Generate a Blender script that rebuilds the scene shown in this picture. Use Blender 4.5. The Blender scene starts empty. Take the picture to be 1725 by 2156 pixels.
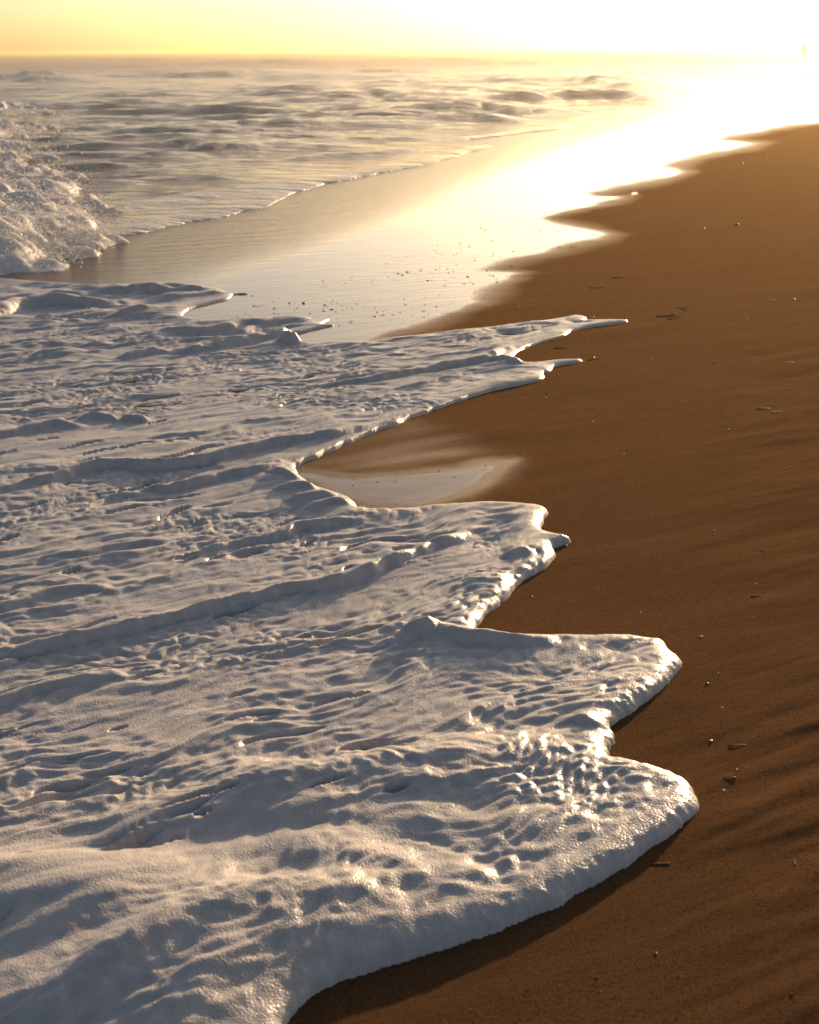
import bpy, math, random
import numpy as np
from mathutils import Matrix, Vector

# ------------------------------------------------------------------ camera, sky, sun, exposure
SC = bpy.context.scene
COL = SC.collection
CAM_H, PITCH, ROLL, FOCAL = 1.3, 18.0, 0.465, 50.0
SUN_ELEV, SUN_AZ = 8.8, 24.5            # degrees; azimuth to the right of the view direction
cam_data = bpy.data.cameras.new('camera')
cam = bpy.data.objects.new('camera', cam_data)
COL.objects.link(cam)
cam_data.sensor_fit = 'VERTICAL'
cam_data.sensor_height = 36.0
cam_data.lens = FOCAL
cam_data.clip_start = 0.05
cam_data.clip_end = 60000
cam.matrix_world = (Matrix.Translation((0, 0, CAM_H)) @ Matrix.Rotation(math.radians(90 - PITCH), 4, 'X')
                    @ Matrix.Rotation(math.radians(-ROLL), 4, 'Z'))
cam_data.dof.use_dof = True
cam_data.dof.focus_distance = 4.0
cam_data.dof.aperture_fstop = 9.0
SC.camera = cam

world = bpy.data.worlds.new('World')
SC.world = world
world.use_nodes = True
wn, wl = world.node_tree.nodes, world.node_tree.links
wn.clear()
sky = wn.new('ShaderNodeTexSky')
sky.sky_type = 'NISHITA'
sky.sun_disc = False
sky.sun_elevation = math.radians(SUN_ELEV)
sky.sun_rotation = math.radians(SUN_AZ)
sky.altitude = 0
sky.air_density = 0.64
sky.dust_density = 1.7
sky.ozone_density = 0.1
bg = wn.new('ShaderNodeBackground')
bg.inputs['Strength'].default_value = 0.08
wo = wn.new('ShaderNodeOutputWorld')
wl.new(sky.outputs[0], bg.inputs[0])
wl.new(bg.outputs[0], wo.inputs[0])

sun_data = bpy.data.lights.new('sun', 'SUN')
sun_data.energy = 5.0
sun_data.angle = math.radians(0.7)
sun_data.color = (1.0, 0.70, 0.42)
sun = bpy.data.objects.new('sun', sun_data)
COL.objects.link(sun)
e, a = math.radians(SUN_ELEV), math.radians(SUN_AZ)
sdir = Vector((math.sin(a) * math.cos(e), math.cos(a) * math.cos(e), math.sin(e)))
sun.rotation_euler = sdir.to_track_quat('Z', 'Y').to_euler()

SC.view_settings.view_transform = 'Standard'
SC.view_settings.look = 'None'
SC.view_settings.exposure = 0.62
SC.view_settings.gamma = 1.0
SC.view_settings.use_curve_mapping = False
SC.render.engine = 'CYCLES'
SC.cycles.use_denoising = True
SC.cycles.use_adaptive_sampling = True
SC.cycles.adaptive_threshold = 0.025
SC.cycles.max_bounces = 6
SC.cycles.volume_bounces = 0
SC.cycles.caustics_reflective = False
SC.cycles.caustics_refractive = False

# ------------------------------------------------------------------ helpers
random.seed(7)
RNG = np.random.default_rng(11)
ROT = np.array(cam.matrix_world.to_3x3())
FPX = 2156 * FOCAL / 36.0               # traced points are given on a 1725 x 2156 print of the photo


def at(pts, z=0.0):
    """Ground position (metres) of points traced on the print, for surfaces at height z."""
    p = np.asarray(pts, float)
    d = np.stack([(p[:, 0] - 862.5) / FPX, (1078 - p[:, 1]) / FPX, -np.ones(len(p))], 1) @ ROT.T
    t = (np.asarray(z) - CAM_H) / d[:, 2]
    return np.stack([d[:, 0] * t, d[:, 1] * t], 1)


def hash2(ix, iy, seed):
    h = (ix.astype(np.int64) * 374761393 + iy.astype(np.int64) * 668265263 + seed * 1274126177) & 0xFFFFFFFF
    h = ((h ^ (h >> 13)) * 1274126177) & 0xFFFFFFFF
    return h ^ (h >> 16)


GX, GY = np.cos(np.arange(256) * 2 * np.pi / 256), np.sin(np.arange(256) * 2 * np.pi / 256)


def noise(x, y, seed=0):
    """Gradient noise, about -1..1."""
    ix, iy = np.floor(x), np.floor(y)
    fx, fy = x - ix, y - iy
    ux, uy = fx * fx * fx * (fx * (fx * 6 - 15) + 10), fy * fy * fy * (fy * (fy * 6 - 15) + 10)
    out = []
    for dx in (0, 1):
        for dy in (0, 1):
            g = hash2(ix + dx, iy + dy, seed) & 255
            out.append(GX[g] * (fx - dx) + GY[g] * (fy - dy))
    a0 = out[0] + (out[2] - out[0]) * ux
    b0 = out[1] + (out[3] - out[1]) * ux
    return (a0 + (b0 - a0) * uy) * 1.45


def fbm(x, y, n, seed=0, gain=0.5):
    s, amp = 0, 1.0
    for i in range(n):
        s = s + amp * noise(x * 2 ** i + 17.3 * i, y * 2 ** i - 9.1 * i, seed + i)
        amp *= gain
    return s


def billow(x, y, seed=0):
    """Rounded humps with creases between them, 0..1."""
    return 1 - (1 - np.minimum(np.abs(noise(x, y, seed)) * 1.6, 1)) ** 2


def sstep(a, b, x):
    t = np.clip((x - a) / (b - a), 0, 1)
    return t * t * (3 - 2 * t)


def along(x, y, deg):
    c, s = math.cos(math.radians(deg)), math.sin(math.radians(deg))
    return x * c + y * s, -x * s + y * c


def chaikin(p, n=2, closed=False):
    p = np.asarray(p, float)
    for _ in range(n):
        q = np.roll(p, -1, 0) if closed else p[1:]
        b = p if closed else p[:-1]
        m = np.empty((2 * len(b), 2))
        m[0::2], m[1::2] = 0.78 * b + 0.22 * q, 0.22 * b + 0.78 * q
        p = m if closed else np.vstack([p[:1], m, p[-1:]])
    return p


def seg_dist(X, Y, A, Q, S0, idx):
    best = np.full(X.shape, 1e18)
    arc = np.zeros(X.shape)
    side = np.zeros(X.shape)
    for i in idx:
        (ax, ay), (bx, by) = A[i], Q[i]
        dx, dy = bx - ax, by - ay
        L2 = dx * dx + dy * dy
        if L2 < 1e-14:
            continue
        rx, ry = X - ax, Y - ay
        t = np.clip((rx * dx + ry * dy) / L2, 0, 1)
        d2 = (rx - t * dx) ** 2 + (ry - t * dy) ** 2
        m = d2 < best
        best = np.where(m, d2, best)
        arc = np.where(m, S0[i] + t * math.sqrt(L2), arc)
        side = np.where(m, (dx * ry - dy * rx) / math.sqrt(L2), side)
    return np.sqrt(best), arc, side


def poly_dist(X, Y, line, closed=False):
    """Distance to a polyline, arc length of the nearest point, signed side of the nearest segment, total length."""
    P = np.asarray(line, float)
    Q = np.roll(P, -1, 0) if closed else P[1:]
    A = P if closed else P[:-1]
    seg = np.linalg.norm(Q - A, axis=1)
    S0 = np.concatenate([[0], np.cumsum(seg)])
    shp = X.shape
    if X.ndim == 1:
        X, Y = X[None], Y[None]
    D, R, S = np.empty(X.shape), np.empty(X.shape), np.empty(X.shape)
    tr, tc = (24, 40) if X.shape[0] > 1 else (1, 400)
    for r in range(0, X.shape[0], tr):
        for c in range(0, X.shape[1], tc):
            x, y = X[r:r + tr, c:c + tc], Y[r:r + tr, c:c + tc]
            mx, my = (x.min() + x.max()) / 2, (y.min() + y.max()) / 2
            rad = math.hypot(x.max() - mx, y.max() - my)
            e = Q - A
            t = np.clip(((mx - A[:, 0]) * e[:, 0] + (my - A[:, 1]) * e[:, 1]) / np.maximum(seg ** 2, 1e-14), 0, 1)
            dc = np.hypot(A[:, 0] + t * e[:, 0] - mx, A[:, 1] + t * e[:, 1] - my)
            idx = np.nonzero(dc <= dc.min() + 2 * rad + 1e-9)[0]
            D[r:r + tr, c:c + tc], R[r:r + tr, c:c + tc], S[r:r + tr, c:c + tc] = seg_dist(x, y, A, Q, S0, idx)
    return D.reshape(shp), R.reshape(shp), S.reshape(shp), S0[-1]


def inside(X, Y, poly):
    P = np.asarray(poly)
    Q = np.roll(P, -1, 0)
    r = np.zeros(X.shape, bool)
    k = (np.minimum(P[:, 1], Q[:, 1]) <= Y.max()) & (np.maximum(P[:, 1], Q[:, 1]) >= Y.min())
    P, Q = P[k], Q[k]
    for (ax, ay), (bx, by) in zip(P, Q):
        if ay == by:
            continue
        c = (ay > Y) != (by > Y)
        r ^= c & (X < (bx - ax) * (Y - ay) / (by - ay) + ax)
    return r


def link(o, label=None, cat=None, kind=None, group=None, parent=None):
    COL.objects.link(o)
    for k, v in (('label', label), ('category', cat), ('kind', kind), ('group', group)):
        if v:
            o[k] = v
    if parent:
        o.parent = parent
    return o


def mesh_obj(name, verts, faces, mat, smooth=True, attrs=None, **kw):
    me = bpy.data.meshes.new(name)
    V, F = np.asarray(verts, np.float32), np.asarray(faces, np.int32)
    k = F.shape[1]
    me.vertices.add(len(V))
    me.vertices.foreach_set('co', V.ravel())
    me.loops.add(F.size)
    me.loops.foreach_set('vertex_index', F.ravel())
    me.polygons.add(len(F))
    me.polygons.foreach_set('loop_start', np.arange(0, F.size, k, dtype=np.int32))
    me.polygons.foreach_set('use_smooth', np.full(len(F), smooth))
    for n, v in (attrs or {}).items():
        at_ = me.attributes.new(n, 'FLOAT', 'POINT')
        at_.data.foreach_set('value', np.asarray(v, np.float32).ravel())
    me.update(calc_edges=True)
    me.materials.append(mat)
    return link(bpy.data.objects.new(name, me), **kw)


def ico(sub=1):
    import bmesh
    bm = bmesh.new()
    bmesh.ops.create_icosphere(bm, subdivisions=sub, radius=1)
    v = np.array([x.co[:] for x in bm.verts])
    f = np.array([[q.index for q in x.verts] for x in bm.faces])
    bm.free()
    return v, f


def polar_grid(thetas, radii):
    T, R = np.meshgrid(np.radians(thetas), radii)
    return R * np.sin(T), R * np.cos(T)


def grid_faces(nr, nc, keep=None):
    i = np.arange((nr - 1) * (nc - 1))
    r, c = i // (nc - 1), i % (nc - 1)
    v = r * nc + c
    F = np.stack([v, v + 1, v + nc + 1, v + nc], 1)
    if keep is not None:
        F = F[keep.ravel()[F].any(1)]
    used = np.unique(F)
    m = np.full(nr * nc, -1)
    m[used] = np.arange(len(used))
    return m[F], used


def thetas(n_in, lim=18.5, out=(60, 60), n_out=60):
    l = -lim - (np.linspace(1, 0, n_out, endpoint=False) ** 1.6) * (out[0] - lim)
    r = lim + (np.linspace(0, 1, n_out + 1)[1:] ** 1.6) * (out[1] - lim)
    return np.concatenate([l, np.linspace(-lim, lim, n_in), r])


# ------------------------------------------------------------------ materials
def material(name):
    m = bpy.data.materials.new(name)
    m.use_nodes = True
    n, l = m.node_tree.nodes, m.node_tree.links
    return m, n, l, n['Principled BSDF']


def tex_noise(n, l, vec, scale, detail=4, rough=0.55):
    t = n.new('ShaderNodeTexNoise')
    t.inputs['Scale'].default_value = scale
    t.inputs['Detail'].default_value = detail
    t.inputs['Roughness'].default_value = rough
    l.new(vec, t.inputs['Vector'])
    return t


def mapping(n, l, scale=(1, 1, 1), rotz=0):
    g = n.new('ShaderNodeNewGeometry')
    mp = n.new('ShaderNodeMapping')
    mp.vector_type = 'TEXTURE'                                # turned first, then stretched along the turned axes
    mp.inputs['Rotation'].default_value = (0, 0, math.radians(rotz))
    mp.inputs['Scale'].default_value = tuple(1 / k for k in scale)
    l.new(g.outputs['Position'], mp.inputs['Vector'])
    return mp.outputs[0]


def ramp(n, l, src, stops):
    r = n.new('ShaderNodeValToRGB')
    e = r.color_ramp.elements
    while len(e) < len(stops):
        e.new(0.5)
    for k, (p, c) in enumerate(stops):
        e[k].position = p
        e[k].color = (c, c, c, 1) if isinstance(c, (int, float)) else (*c, 1)
    l.new(src, r.inputs[0])
    return r.outputs[0]


def math_node(n, l, op, a, b):
    m = n.new('ShaderNodeMath')
    m.operation = op
    for k, v in enumerate((a, b)):
        if isinstance(v, (int, float)):
            m.inputs[k].default_value = v
        else:
            l.new(v, m.inputs[k])
    return m.outputs[0]


def mixc(n, l, fac, a, b, blend='MIX'):
    m = n.new('ShaderNodeMix')
    m.data_type = 'RGBA'
    m.blend_type = blend
    for s, v in ((m.inputs[0], fac), (m.inputs[6], a), (m.inputs[7], b)):
        if isinstance(v, (int, float)):
            s.default_value = v
        elif isinstance(v, tuple):
            s.default_value = (*v, 1)
        else:
            l.new(v, s)
    return m.outputs[2]


def bump(n, l, height, dist, strength=1.0, normal=None):
    b = n.new('ShaderNodeBump')
    b.inputs['Distance'].default_value = dist
    if isinstance(strength, (int, float)):
        b.inputs['Strength'].default_value = strength
    else:
        l.new(strength, b.inputs['Strength'])
    l.new(height, b.inputs['Height'])
    if normal is not None:
        l.new(normal, b.inputs['Normal'])
    return b.outputs[0]


def make_sand():
    m, n, l, p = material('wet_sand')
    at_ = n.new('ShaderNodeAttribute'); at_.attribute_name = 'wet'
    wet = at_.outputs['Fac']
    ac = n.new('ShaderNodeAttribute'); ac.attribute_name = 'chop'
    chop = ac.outputs['Fac']
    streak = tex_noise(n, l, mapping(n, l, (2.0, 22, 22), 30), 1.0, 5, 0.6)
    patch = tex_noise(n, l, mapping(n, l, (1.2, 4, 4), 30), 1.0, 4, 0.55)
    grain = tex_noise(n, l, mapping(n, l), 420, 3, 0.7)
    mottle = tex_noise(n, l, mapping(n, l, (26, 55, 55), 30), 1.0, 5, 0.7)
    speck = tex_noise(n, l, mapping(n, l), 150, 2, 0.6)
    c = mixc(n, l, ramp(n, l, streak.outputs[0], [(0.3, 0.0), (0.7, 1.0)]), (0.058, 0.0275, 0.0128), (0.086, 0.0425, 0.0205))
    c = mixc(n, l, ramp(n, l, patch.outputs[0], [(0.3, 0.0), (0.75, 0.45)]), c, (0.042, 0.0185, 0.008))
    c = mixc(n, l, ramp(n, l, mottle.outputs[0], [(0.35, 0.0), (0.65, 0.55)]), c, (0.050, 0.024, 0.0115))
    c = mixc(n, l, ramp(n, l, grain.outputs[0], [(0.42, 0.0), (0.72, 0.85)]), c, (0.20, 0.105, 0.050))
    c = mixc(n, l, ramp(n, l, speck.outputs[0], [(0.32, 0.8), (0.42, 0.0)]), c, (0.02, 0.012, 0.008))
    c = mixc(n, l, math_node(n, l, 'POWER', wet, 4.0), c, (0.23, 0.145, 0.075))
    l.new(c, p.inputs['Base Color'])
    dry_r = ramp(n, l, streak.outputs[0], [(0.3, 0.75), (0.7, 0.9)])
    wr = math_node(n, l, 'MULTIPLY_ADD', chop, 0.10)
    wr.node.inputs[2].default_value = 0.07
    l.new(mixc(n, l, wet, dry_r, wr), p.inputs['Roughness'])
    p.inputs['IOR'].default_value = 1.45
    l.new(mixc(n, l, wet, (0.0, 0.0, 0.0), (0.55, 0.55, 0.55)), p.inputs['Specular IOR Level'])
    dry = math_node(n, l, 'SUBTRACT', 1.0, wet)
    l.new(math_node(n, l, 'MULTIPLY', dry, 0.17), p.inputs['Sheen Weight'])        # amber sheen put in for the sun's golden glow on dry sand
    p.inputs['Sheen Roughness'].default_value = 0.45
    p.inputs['Sheen Tint'].default_value = (1.0, 0.57, 0.25, 1)
    nb = bump(n, l, grain.outputs[0], 0.0030, dry)
    nb = bump(n, l, mottle.outputs[0], 0.0022, dry, nb)
    nb = bump(n, l, streak.outputs[0], 0.002, dry, nb)
    flow = tex_noise(n, l, mapping(n, l, (1.0, 9, 9), 24), 1.0, 6, 0.7)
    nb = bump(n, l, flow.outputs[0], 0.045, math_node(n, l, 'MULTIPLY', chop, wet), nb)
    ripple = tex_noise(n, l, mapping(n, l, (5, 12, 12), 25), 1.0, 3, 0.5)
    nb = bump(n, l, ripple.outputs[0], 0.0012, wet, nb)
    l.new(nb, p.inputs['Normal'])
    return m


def make_foam(name='sea_foam', sss=0.6, dark=(0.51, 0.47, 0.445), light=(0.62, 0.575, 0.55), scale=0.009):
    m, n, l, p = material(name)
    pos = mapping(n, l)
    v = n.new('ShaderNodeTexVoronoi')
    v.inputs['Scale'].default_value = 230
    l.new(pos, v.inputs['Vector'])
    nz = tex_noise(n, l, pos, 95, 4, 0.6)
    mid = tex_noise(n, l, pos, 28, 3, 0.55)
    l.new(mixc(n, l, ramp(n, l, mid.outputs[0], [(0.3, 0.0), (0.7, 1.0)]), dark, light), p.inputs['Base Color'])
    p.inputs['Roughness'].default_value = 0.32
    p.inputs['IOR'].default_value = 1.33
    p.inputs['Subsurface Weight'].default_value = sss
    p.inputs['Subsurface Radius'].default_value = (1.0, 0.95, 0.9)
    p.inputs['Subsurface Scale'].default_value = scale
    p.inputs['Specular IOR Level'].default_value = 0.35
    nb = bump(n, l, v.outputs['Distance'], 0.0011, 0.7)
    nb = bump(n, l, nz.outputs[0], 0.0015, 0.7, nb)
    l.new(nb, p.inputs['Normal'])
    return m


def make_sea():
    m, n, l, p = material('sea_water')
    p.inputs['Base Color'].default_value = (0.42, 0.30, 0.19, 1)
    p.inputs['Roughness'].default_value = 0.10
    p.inputs['IOR'].default_value = 1.33
    r1 = tex_noise(n, l, mapping(n, l, (2.2, 5, 5), 18), 1.0, 5, 0.62)
    r2 = tex_noise(n, l, mapping(n, l, (0.5, 1.1, 1.1), 10), 1.0, 4, 0.6)
    r0 = tex_noise(n, l, mapping(n, l, (4.5, 12, 12), 14), 1.0, 4, 0.6)
    nb = bump(n, l, r0.outputs[0], 0.03, 1.0)
    nb = bump(n, l, r1.outputs[0], 0.09, 1.0, nb)
    nb = bump(n, l, r2.outputs[0], 0.12, 1.0, nb)
    l.new(nb, p.inputs['Normal'])
    lace = tex_noise(n, l, mapping(n, l, (1.4, 2.5, 2.5), 18), 1.0, 6, 0.7)
    at_ = n.new('ShaderNodeAttribute'); at_.attribute_name = 'froth'
    f = math_node(n, l, 'ADD', lace.outputs[0], at_.outputs['Fac'])
    f = ramp(n, l, f, [(0.60, 0.0), (0.95, 0.8)])
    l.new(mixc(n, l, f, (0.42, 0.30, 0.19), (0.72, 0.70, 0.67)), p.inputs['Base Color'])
    ch = n.new('ShaderNodeAttribute'); ch.attribute_name = 'chop'          # ripples too fine for the mesh far out
    l.new(math_node(n, l, 'ADD', ramp(n, l, f, [(0.0, 0.09), (1.0, 0.45)]), math_node(n, l, 'MULTIPLY', ch.outputs['Fac'], 0.22)), p.inputs['Roughness'])
    return m


def plain(name, col, rough=0.5, **kw):
    m, n, l, p = material(name)
    g = tex_noise(n, l, mapping(n, l), 300, 3, 0.6)
    d = tuple(c * 0.6 for c in col)
    l.new(mixc(n, l, ramp(n, l, g.outputs[0], [(0.3, 0.0), (0.7, 1.0)]), d, col), p.inputs['Base Color'])
    p.inputs['Roughness'].default_value = rough
    for k, v in kw.items():
        p.inputs[k].default_value = v
    return m


M_SAND, M_FOAM, M_SEA = make_sand(), make_foam(), make_sea()
M_FROTH = make_foam('wave_froth', 0.4, (0.72, 0.67, 0.62), (0.84, 0.80, 0.76), 0.08)


def make_drop():
    m, n, l, p = material('spray_water')
    t = n.new('ShaderNodeBsdfTranslucent')
    t.inputs['Color'].default_value = (0.85, 0.84, 0.82, 1)
    p.inputs['Base Color'].default_value = (0.8, 0.79, 0.77, 1)
    p.inputs['Roughness'].default_value = 0.12
    mx = n.new('ShaderNodeMixShader')
    mx.inputs[0].default_value = 0.5
    l.new(p.outputs[0], mx.inputs[1]); l.new(t.outputs[0], mx.inputs[2])
    l.new(mx.outputs[0], n['Material Output'].inputs['Surface'])
    return m


M_DROP = make_drop()
M_PEBBLE = plain('dark_pebble', (0.05, 0.035, 0.028), 0.35)
M_SPECK = plain('wet_speck', (0.09, 0.055, 0.03), 0.6)
M_GRIT = plain('shell_grit', (0.42, 0.33, 0.22), 0.25)
M_SHELL = plain('pale_shell', (0.72, 0.66, 0.56), 0.3)
M_AMBER = plain('amber_shell', (0.45, 0.22, 0.08), 0.3)
M_TWIG = plain('twig_bark', (0.07, 0.042, 0.024), 0.6)
M_LEAF = plain('green_leaf', (0.16, 0.22, 0.07), 0.45)
M_STRAW = plain('pale_straw', (0.35, 0.22, 0.10), 0.5)

# ------------------------------------------------------------------ traced outlines (print coordinates)
FOAM_EDGE = [(-420, 560), (0, 580), (100, 588), (215, 595), (300, 592), (370, 592), (440, 598), (470, 603), (483, 611), (505, 609),
 (534, 610), (512, 620), (490, 620), (484, 630), (440, 640), (400, 650), (380, 659), (405, 664), (470, 668), (500, 660), (540, 662), (600, 662),
 (650, 659), (668, 668), (702, 669), (668, 677), (712, 681), (670, 692), (640, 700), (612, 706), (632, 716), (700, 712), (780, 712), (800, 705),
 (860, 700), (900, 695), (960, 688), (1040, 680), (1100, 672), (1140, 668), (1190, 660), (1212, 655), (1240, 660), (1225, 667), (1275, 666),
 (1334, 667), (1288, 685), (1240, 690), (1200, 700), (1196, 706), (1170, 714), (1130, 725), (1100, 736), (1085, 744), (1070, 750),
 (1120, 756), (1170, 749), (1232, 747), (1214, 765), (1165, 773), (1160, 783), (1142, 787), (1150, 799), (1110, 809), (1040, 822), (980, 840),
 (900, 868), (852, 886), (845, 893), (790, 910), (730, 935), (680, 958), (640, 975), (615, 983), (640, 997), (665, 1012), (700, 1024), (740, 1038),
 (760, 1062), (850, 1062), (900, 1055), (980, 1048), (1060, 1047), (1135, 1053), (1157, 1070), (1150, 1090), (1134, 1106), (1180, 1115), (1203, 1127),
 (1192, 1145), (1163, 1156), (1171, 1172), (1155, 1195), (1092, 1226), (1075, 1255), (1020, 1300), (990, 1322), (1080, 1323), (1200, 1325),
 (1330, 1326), (1400, 1335), (1412, 1358), (1438, 1378), (1440, 1400), (1400, 1450), (1340, 1495), (1292, 1524), (1282, 1530), (1298, 1550),
 (1275, 1580), (1330, 1585), (1400, 1603), (1455, 1632), (1471, 1680), (1468, 1720), (1400, 1772), (1280, 1850), (1150, 1920), (1000, 1980),
 (800, 2042), (700, 2074), (650, 2104), (620, 2135), (595, 2175), (560, 2260), (500, 2420)]
FOAM_CLOSE = [(-1.0, 0.75), (-3.0, 0.9), (-6.5, 2.5), (-6.5, 8.6), (-4.5, 9.2)]       # outside the frame, metres

RIDGES = [  # points, height m, half width m, near-side stretch
 ([(-150, 1430), (0, 1383), (30, 1363), (90, 1348), (170, 1330), (240, 1318), (350, 1293), (425, 1273), (480, 1260), (550, 1248), (580, 1236), (650, 1228),
   (725, 1210), (785, 1190), (820, 1173), (862, 1158), (912, 1133), (962, 1115), (992, 1098), (1035, 1094)], .030, .050, 1.0),
 ([(-120, 1310), (0, 1268), (65, 1250), (110, 1233), (165, 1225), (260, 1228)], .020, .055, 1.2),
 ([(85, 1170), (115, 1153), (165, 1153), (215, 1140), (300, 1125), (370, 1123)], .016, .05, 1.2),
 ([(370, 1158), (450, 1140), (475, 1133), (520, 1123), (600, 1108), (615, 1093), (675, 1090), (700, 1083), (780, 1078)], .022, .05, 1.0),
 ([(-120, 1500), (0, 1463), (60, 1438), (130, 1423), (200, 1408), (270, 1400)], .020, .05, 1.3),
 ([(440, 1358), (500, 1350), (585, 1346), (665, 1313), (715, 1298), (800, 1268)], .012, .045, 1.2),
 ([(815, 1340), (850, 1325), (880, 1312), (930, 1318), (990, 1332), (1080, 1340), (1180, 1336)], .026, .06, 1.3),
 ([(840, 1330), (880, 1318), (920, 1320)], .020, .07, 1.2),
 ([(-100, 1045), (0, 1019), (30, 1009), (115, 994), (170, 974), (245, 961), (320, 969), (400, 964), (480, 946), (550, 929), (625, 916), (700, 909), (760, 890), (840, 876)], .030, .055, 1.0),
 ([(295, 1019), (325, 1011), (350, 1016), (415, 1004), (475, 986), (540, 981), (590, 965)], .026, .045, 1.0),
 ([(165, 1064), (210, 1039), (250, 1026), (295, 1021)], .016, .04, 1.0),
 ([(560, 968), (580, 960), (600, 967)], .014, .05, 1.0),
 ([(365, 729), (450, 721), (525, 706), (585, 694), (650, 684), (693, 680)], .032, .07, 1.0),
 ([(310, 704), (360, 689), (425, 689), (480, 681), (510, 671), (560, 671), (610, 661), (650, 660)], .03, .07, 1.0),
 ([(250, 744), (300, 734), (350, 727)], .025, .07, 1.0),
 ([(-60, 670), (0, 649), (30, 634), (100, 626), (150, 629), (225, 634), (250, 629)], .05, .10, 1.0),
 ([(200, 606), (260, 600), (330, 604), (400, 600), (450, 603)], .035, .08, 1.0),
 ([(380, 655), (410, 640), (440, 633), (480, 625)], .03, .05, 1.0),
 ([(590, 712), (612, 706), (630, 712)], .05, .07, 1.0),
 ([(650, 800), (760, 790), (862, 774), (927, 761), (992, 751), (1037, 746), (1047, 728), (1060, 722), (1100, 722)], .026, .05, 1.0),
 ([(1040, 745), (1060, 748), (1100, 757)], .026, .05, 1.0),
 ([(-100, 915), (0, 905), (60, 890), (120, 880), (180, 884)], .022, .06, 1.2),
 ([(250, 870), (280, 866), (310, 872)], .024, .05, 1.1),
 ([(160, 870), (200, 862), (250, 870)], .018, .05, 1.1),
 ([(-150, 1830), (0, 1815), (100, 1810), (200, 1805), (300, 1800), (375, 1795)], .030, .06, 2.4),
 ([(60, 2175), (90, 2152), (150, 2107), (210, 2057), (280, 2007), (350, 1967), (425, 1932), (500, 1907), (575, 1890), (650, 1872), (725, 1862), (810, 1865)], .046, .055, 3.2),
 ([(240, 1957), (280, 1917), (350, 1882), (425, 1857), (500, 1842), (560, 1838)], .018, .05, 1.6),
 ([(215, 1722), (300, 1697), (375, 1680), (450, 1657), (500, 1650), (550, 1640), (625, 1625), (750, 1600), (860, 1582), (960, 1560), (1077, 1549), (1150, 1556), (1222, 1574)], .024, .055, 1.7),
 ([(425, 1603), (500, 1590), (575, 1598), (645, 1613)], .016, .05, 1.6),
 ([(415, 1787), (500, 1772), (600, 1762), (725, 1752), (800, 1755)], .018, .05, 1.5),
 ([(-60, 1905), (60, 1880), (200, 1850), (330, 1828), (480, 1812)], .014, .045, 1.6),
 ([(-60, 1990), (40, 1960), (150, 1925), (280, 1878)], .018, .045, 1.7),
 ([(-80, 2075), (20, 2050), (120, 2025), (240, 1960)], .020, .045, 1.7),
 ([(-60, 2150), (40, 2110), (120, 2075)], .018, .045, 1.6),
 ([(600, 1800), (750, 1790), (900, 1800), (1020, 1830)], .012, .045, 1.6),
 ([(760, 1650), (900, 1630), (1060, 1625), (1180, 1645)], .012, .045, 1.6),
 ([(980, 1720), (1100, 1700), (1240, 1700)], .010, .04, 1.6),
 ([(150, 2090), (220, 2030), (340, 1960)], .012, .04, 1.5),
 ([(700, 1710), (800, 1690), (900, 1690), (980, 1700)], .014, .045, 1.5),
 ([(560, 1720), (640, 1690), (720, 1668)], .016, .045, 1.4),
 ([(560, 985), (600, 985), (642, 998)], .022, .05, 1.0),
 ([(575, 1017), (630, 1009), (670, 1016)], .020, .05, 1.0),
 ([(600, 1042), (660, 1031), (712, 1030)], .020, .05, 1.0),
 ([(640, 1058), (700, 1044), (752, 1050)], .020, .05, 1.0),
 ([(1000, 1220), (1040, 1200), (1080, 1205)], .020, .06, 1.5),
 ([(1060, 1165), (1090, 1152), (1130, 1150)], .018, .05, 1.2),
 ([(1215, 1510), (1250, 1500), (1280, 1515)], .018, .06, 1.2),
 ([(1100, 1398), (1200, 1375), (1300, 1352)], .008, .06, 1.2),
]

HOLES = [  # torn spots: x, y, half length on the print, breadth to length
 (500, 1297, 34, .26), (470, 1301, 16, .4), (400, 1172, 22, .35), (455, 1180, 16, .4), (720, 1348, 55, .12), (770, 1335, 30, .14), (400, 1708, 45, .14),
 (470, 1695, 30, .16), (430, 1734, 14, .35), (690, 1678, 34, .16), (840, 1683, 26, .35), (10, 1552, 22, .35), (305, 1431, 24, .3), (505, 1467, 22, .3), (700, 1478, 26, .28),
 (750, 1472, 22, .2), (130, 806, 10, .5), (640, 1352, 12, .4), (310, 1017, 16, .4), (250, 1540, 14, .4), (300, 1635, 14, .4), (150, 1205, 14, .35),
 (560, 1520, 18, .25), (60, 850, 20, .25), (330, 890, 14, .3), (620, 850, 22, .2), (10, 1140, 22, .3)]

WET_LINE = [(560, 760), (700, 745), (892, 694), (962, 664), (1027, 639), (1062, 609), (1077, 594), (1117, 574), (1062, 567), (1102, 549), (1157, 538),
 (1212, 520), (1272, 505), (1302, 492), (1242, 478), (1182, 465), (1162, 458), (1212, 445), (1262, 435), (1307, 422), (1332, 412), (1287, 412),
 (1267, 409), (1312, 398), (1382, 385), (1437, 370), (1457, 362), (1432, 350), (1452, 340), (1512, 325), (1572, 312), (1607, 301), (1532, 294),
 (1587, 282), (1662, 266), (1725, 259), (1800, 253)]
POCKET = [(560, 985), (615, 983), (740, 1000), (862, 992), (1000, 972), (1090, 966), (1092, 980), (1040, 1014), (1000, 1040), (900, 1075), (740, 1075)]
HALF_WET = [(600, 980), (740, 925), (862, 893), (960, 925), (1010, 962), (862, 992), (700, 1000)]
CHOP_LINE = [(120, 635), (330, 558), (500, 518), (650, 470), (760, 433), (850, 398), (950, 363), (1060, 328), (1180, 293), (1300, 263), (1500, 218), (1725, 178)]
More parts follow.
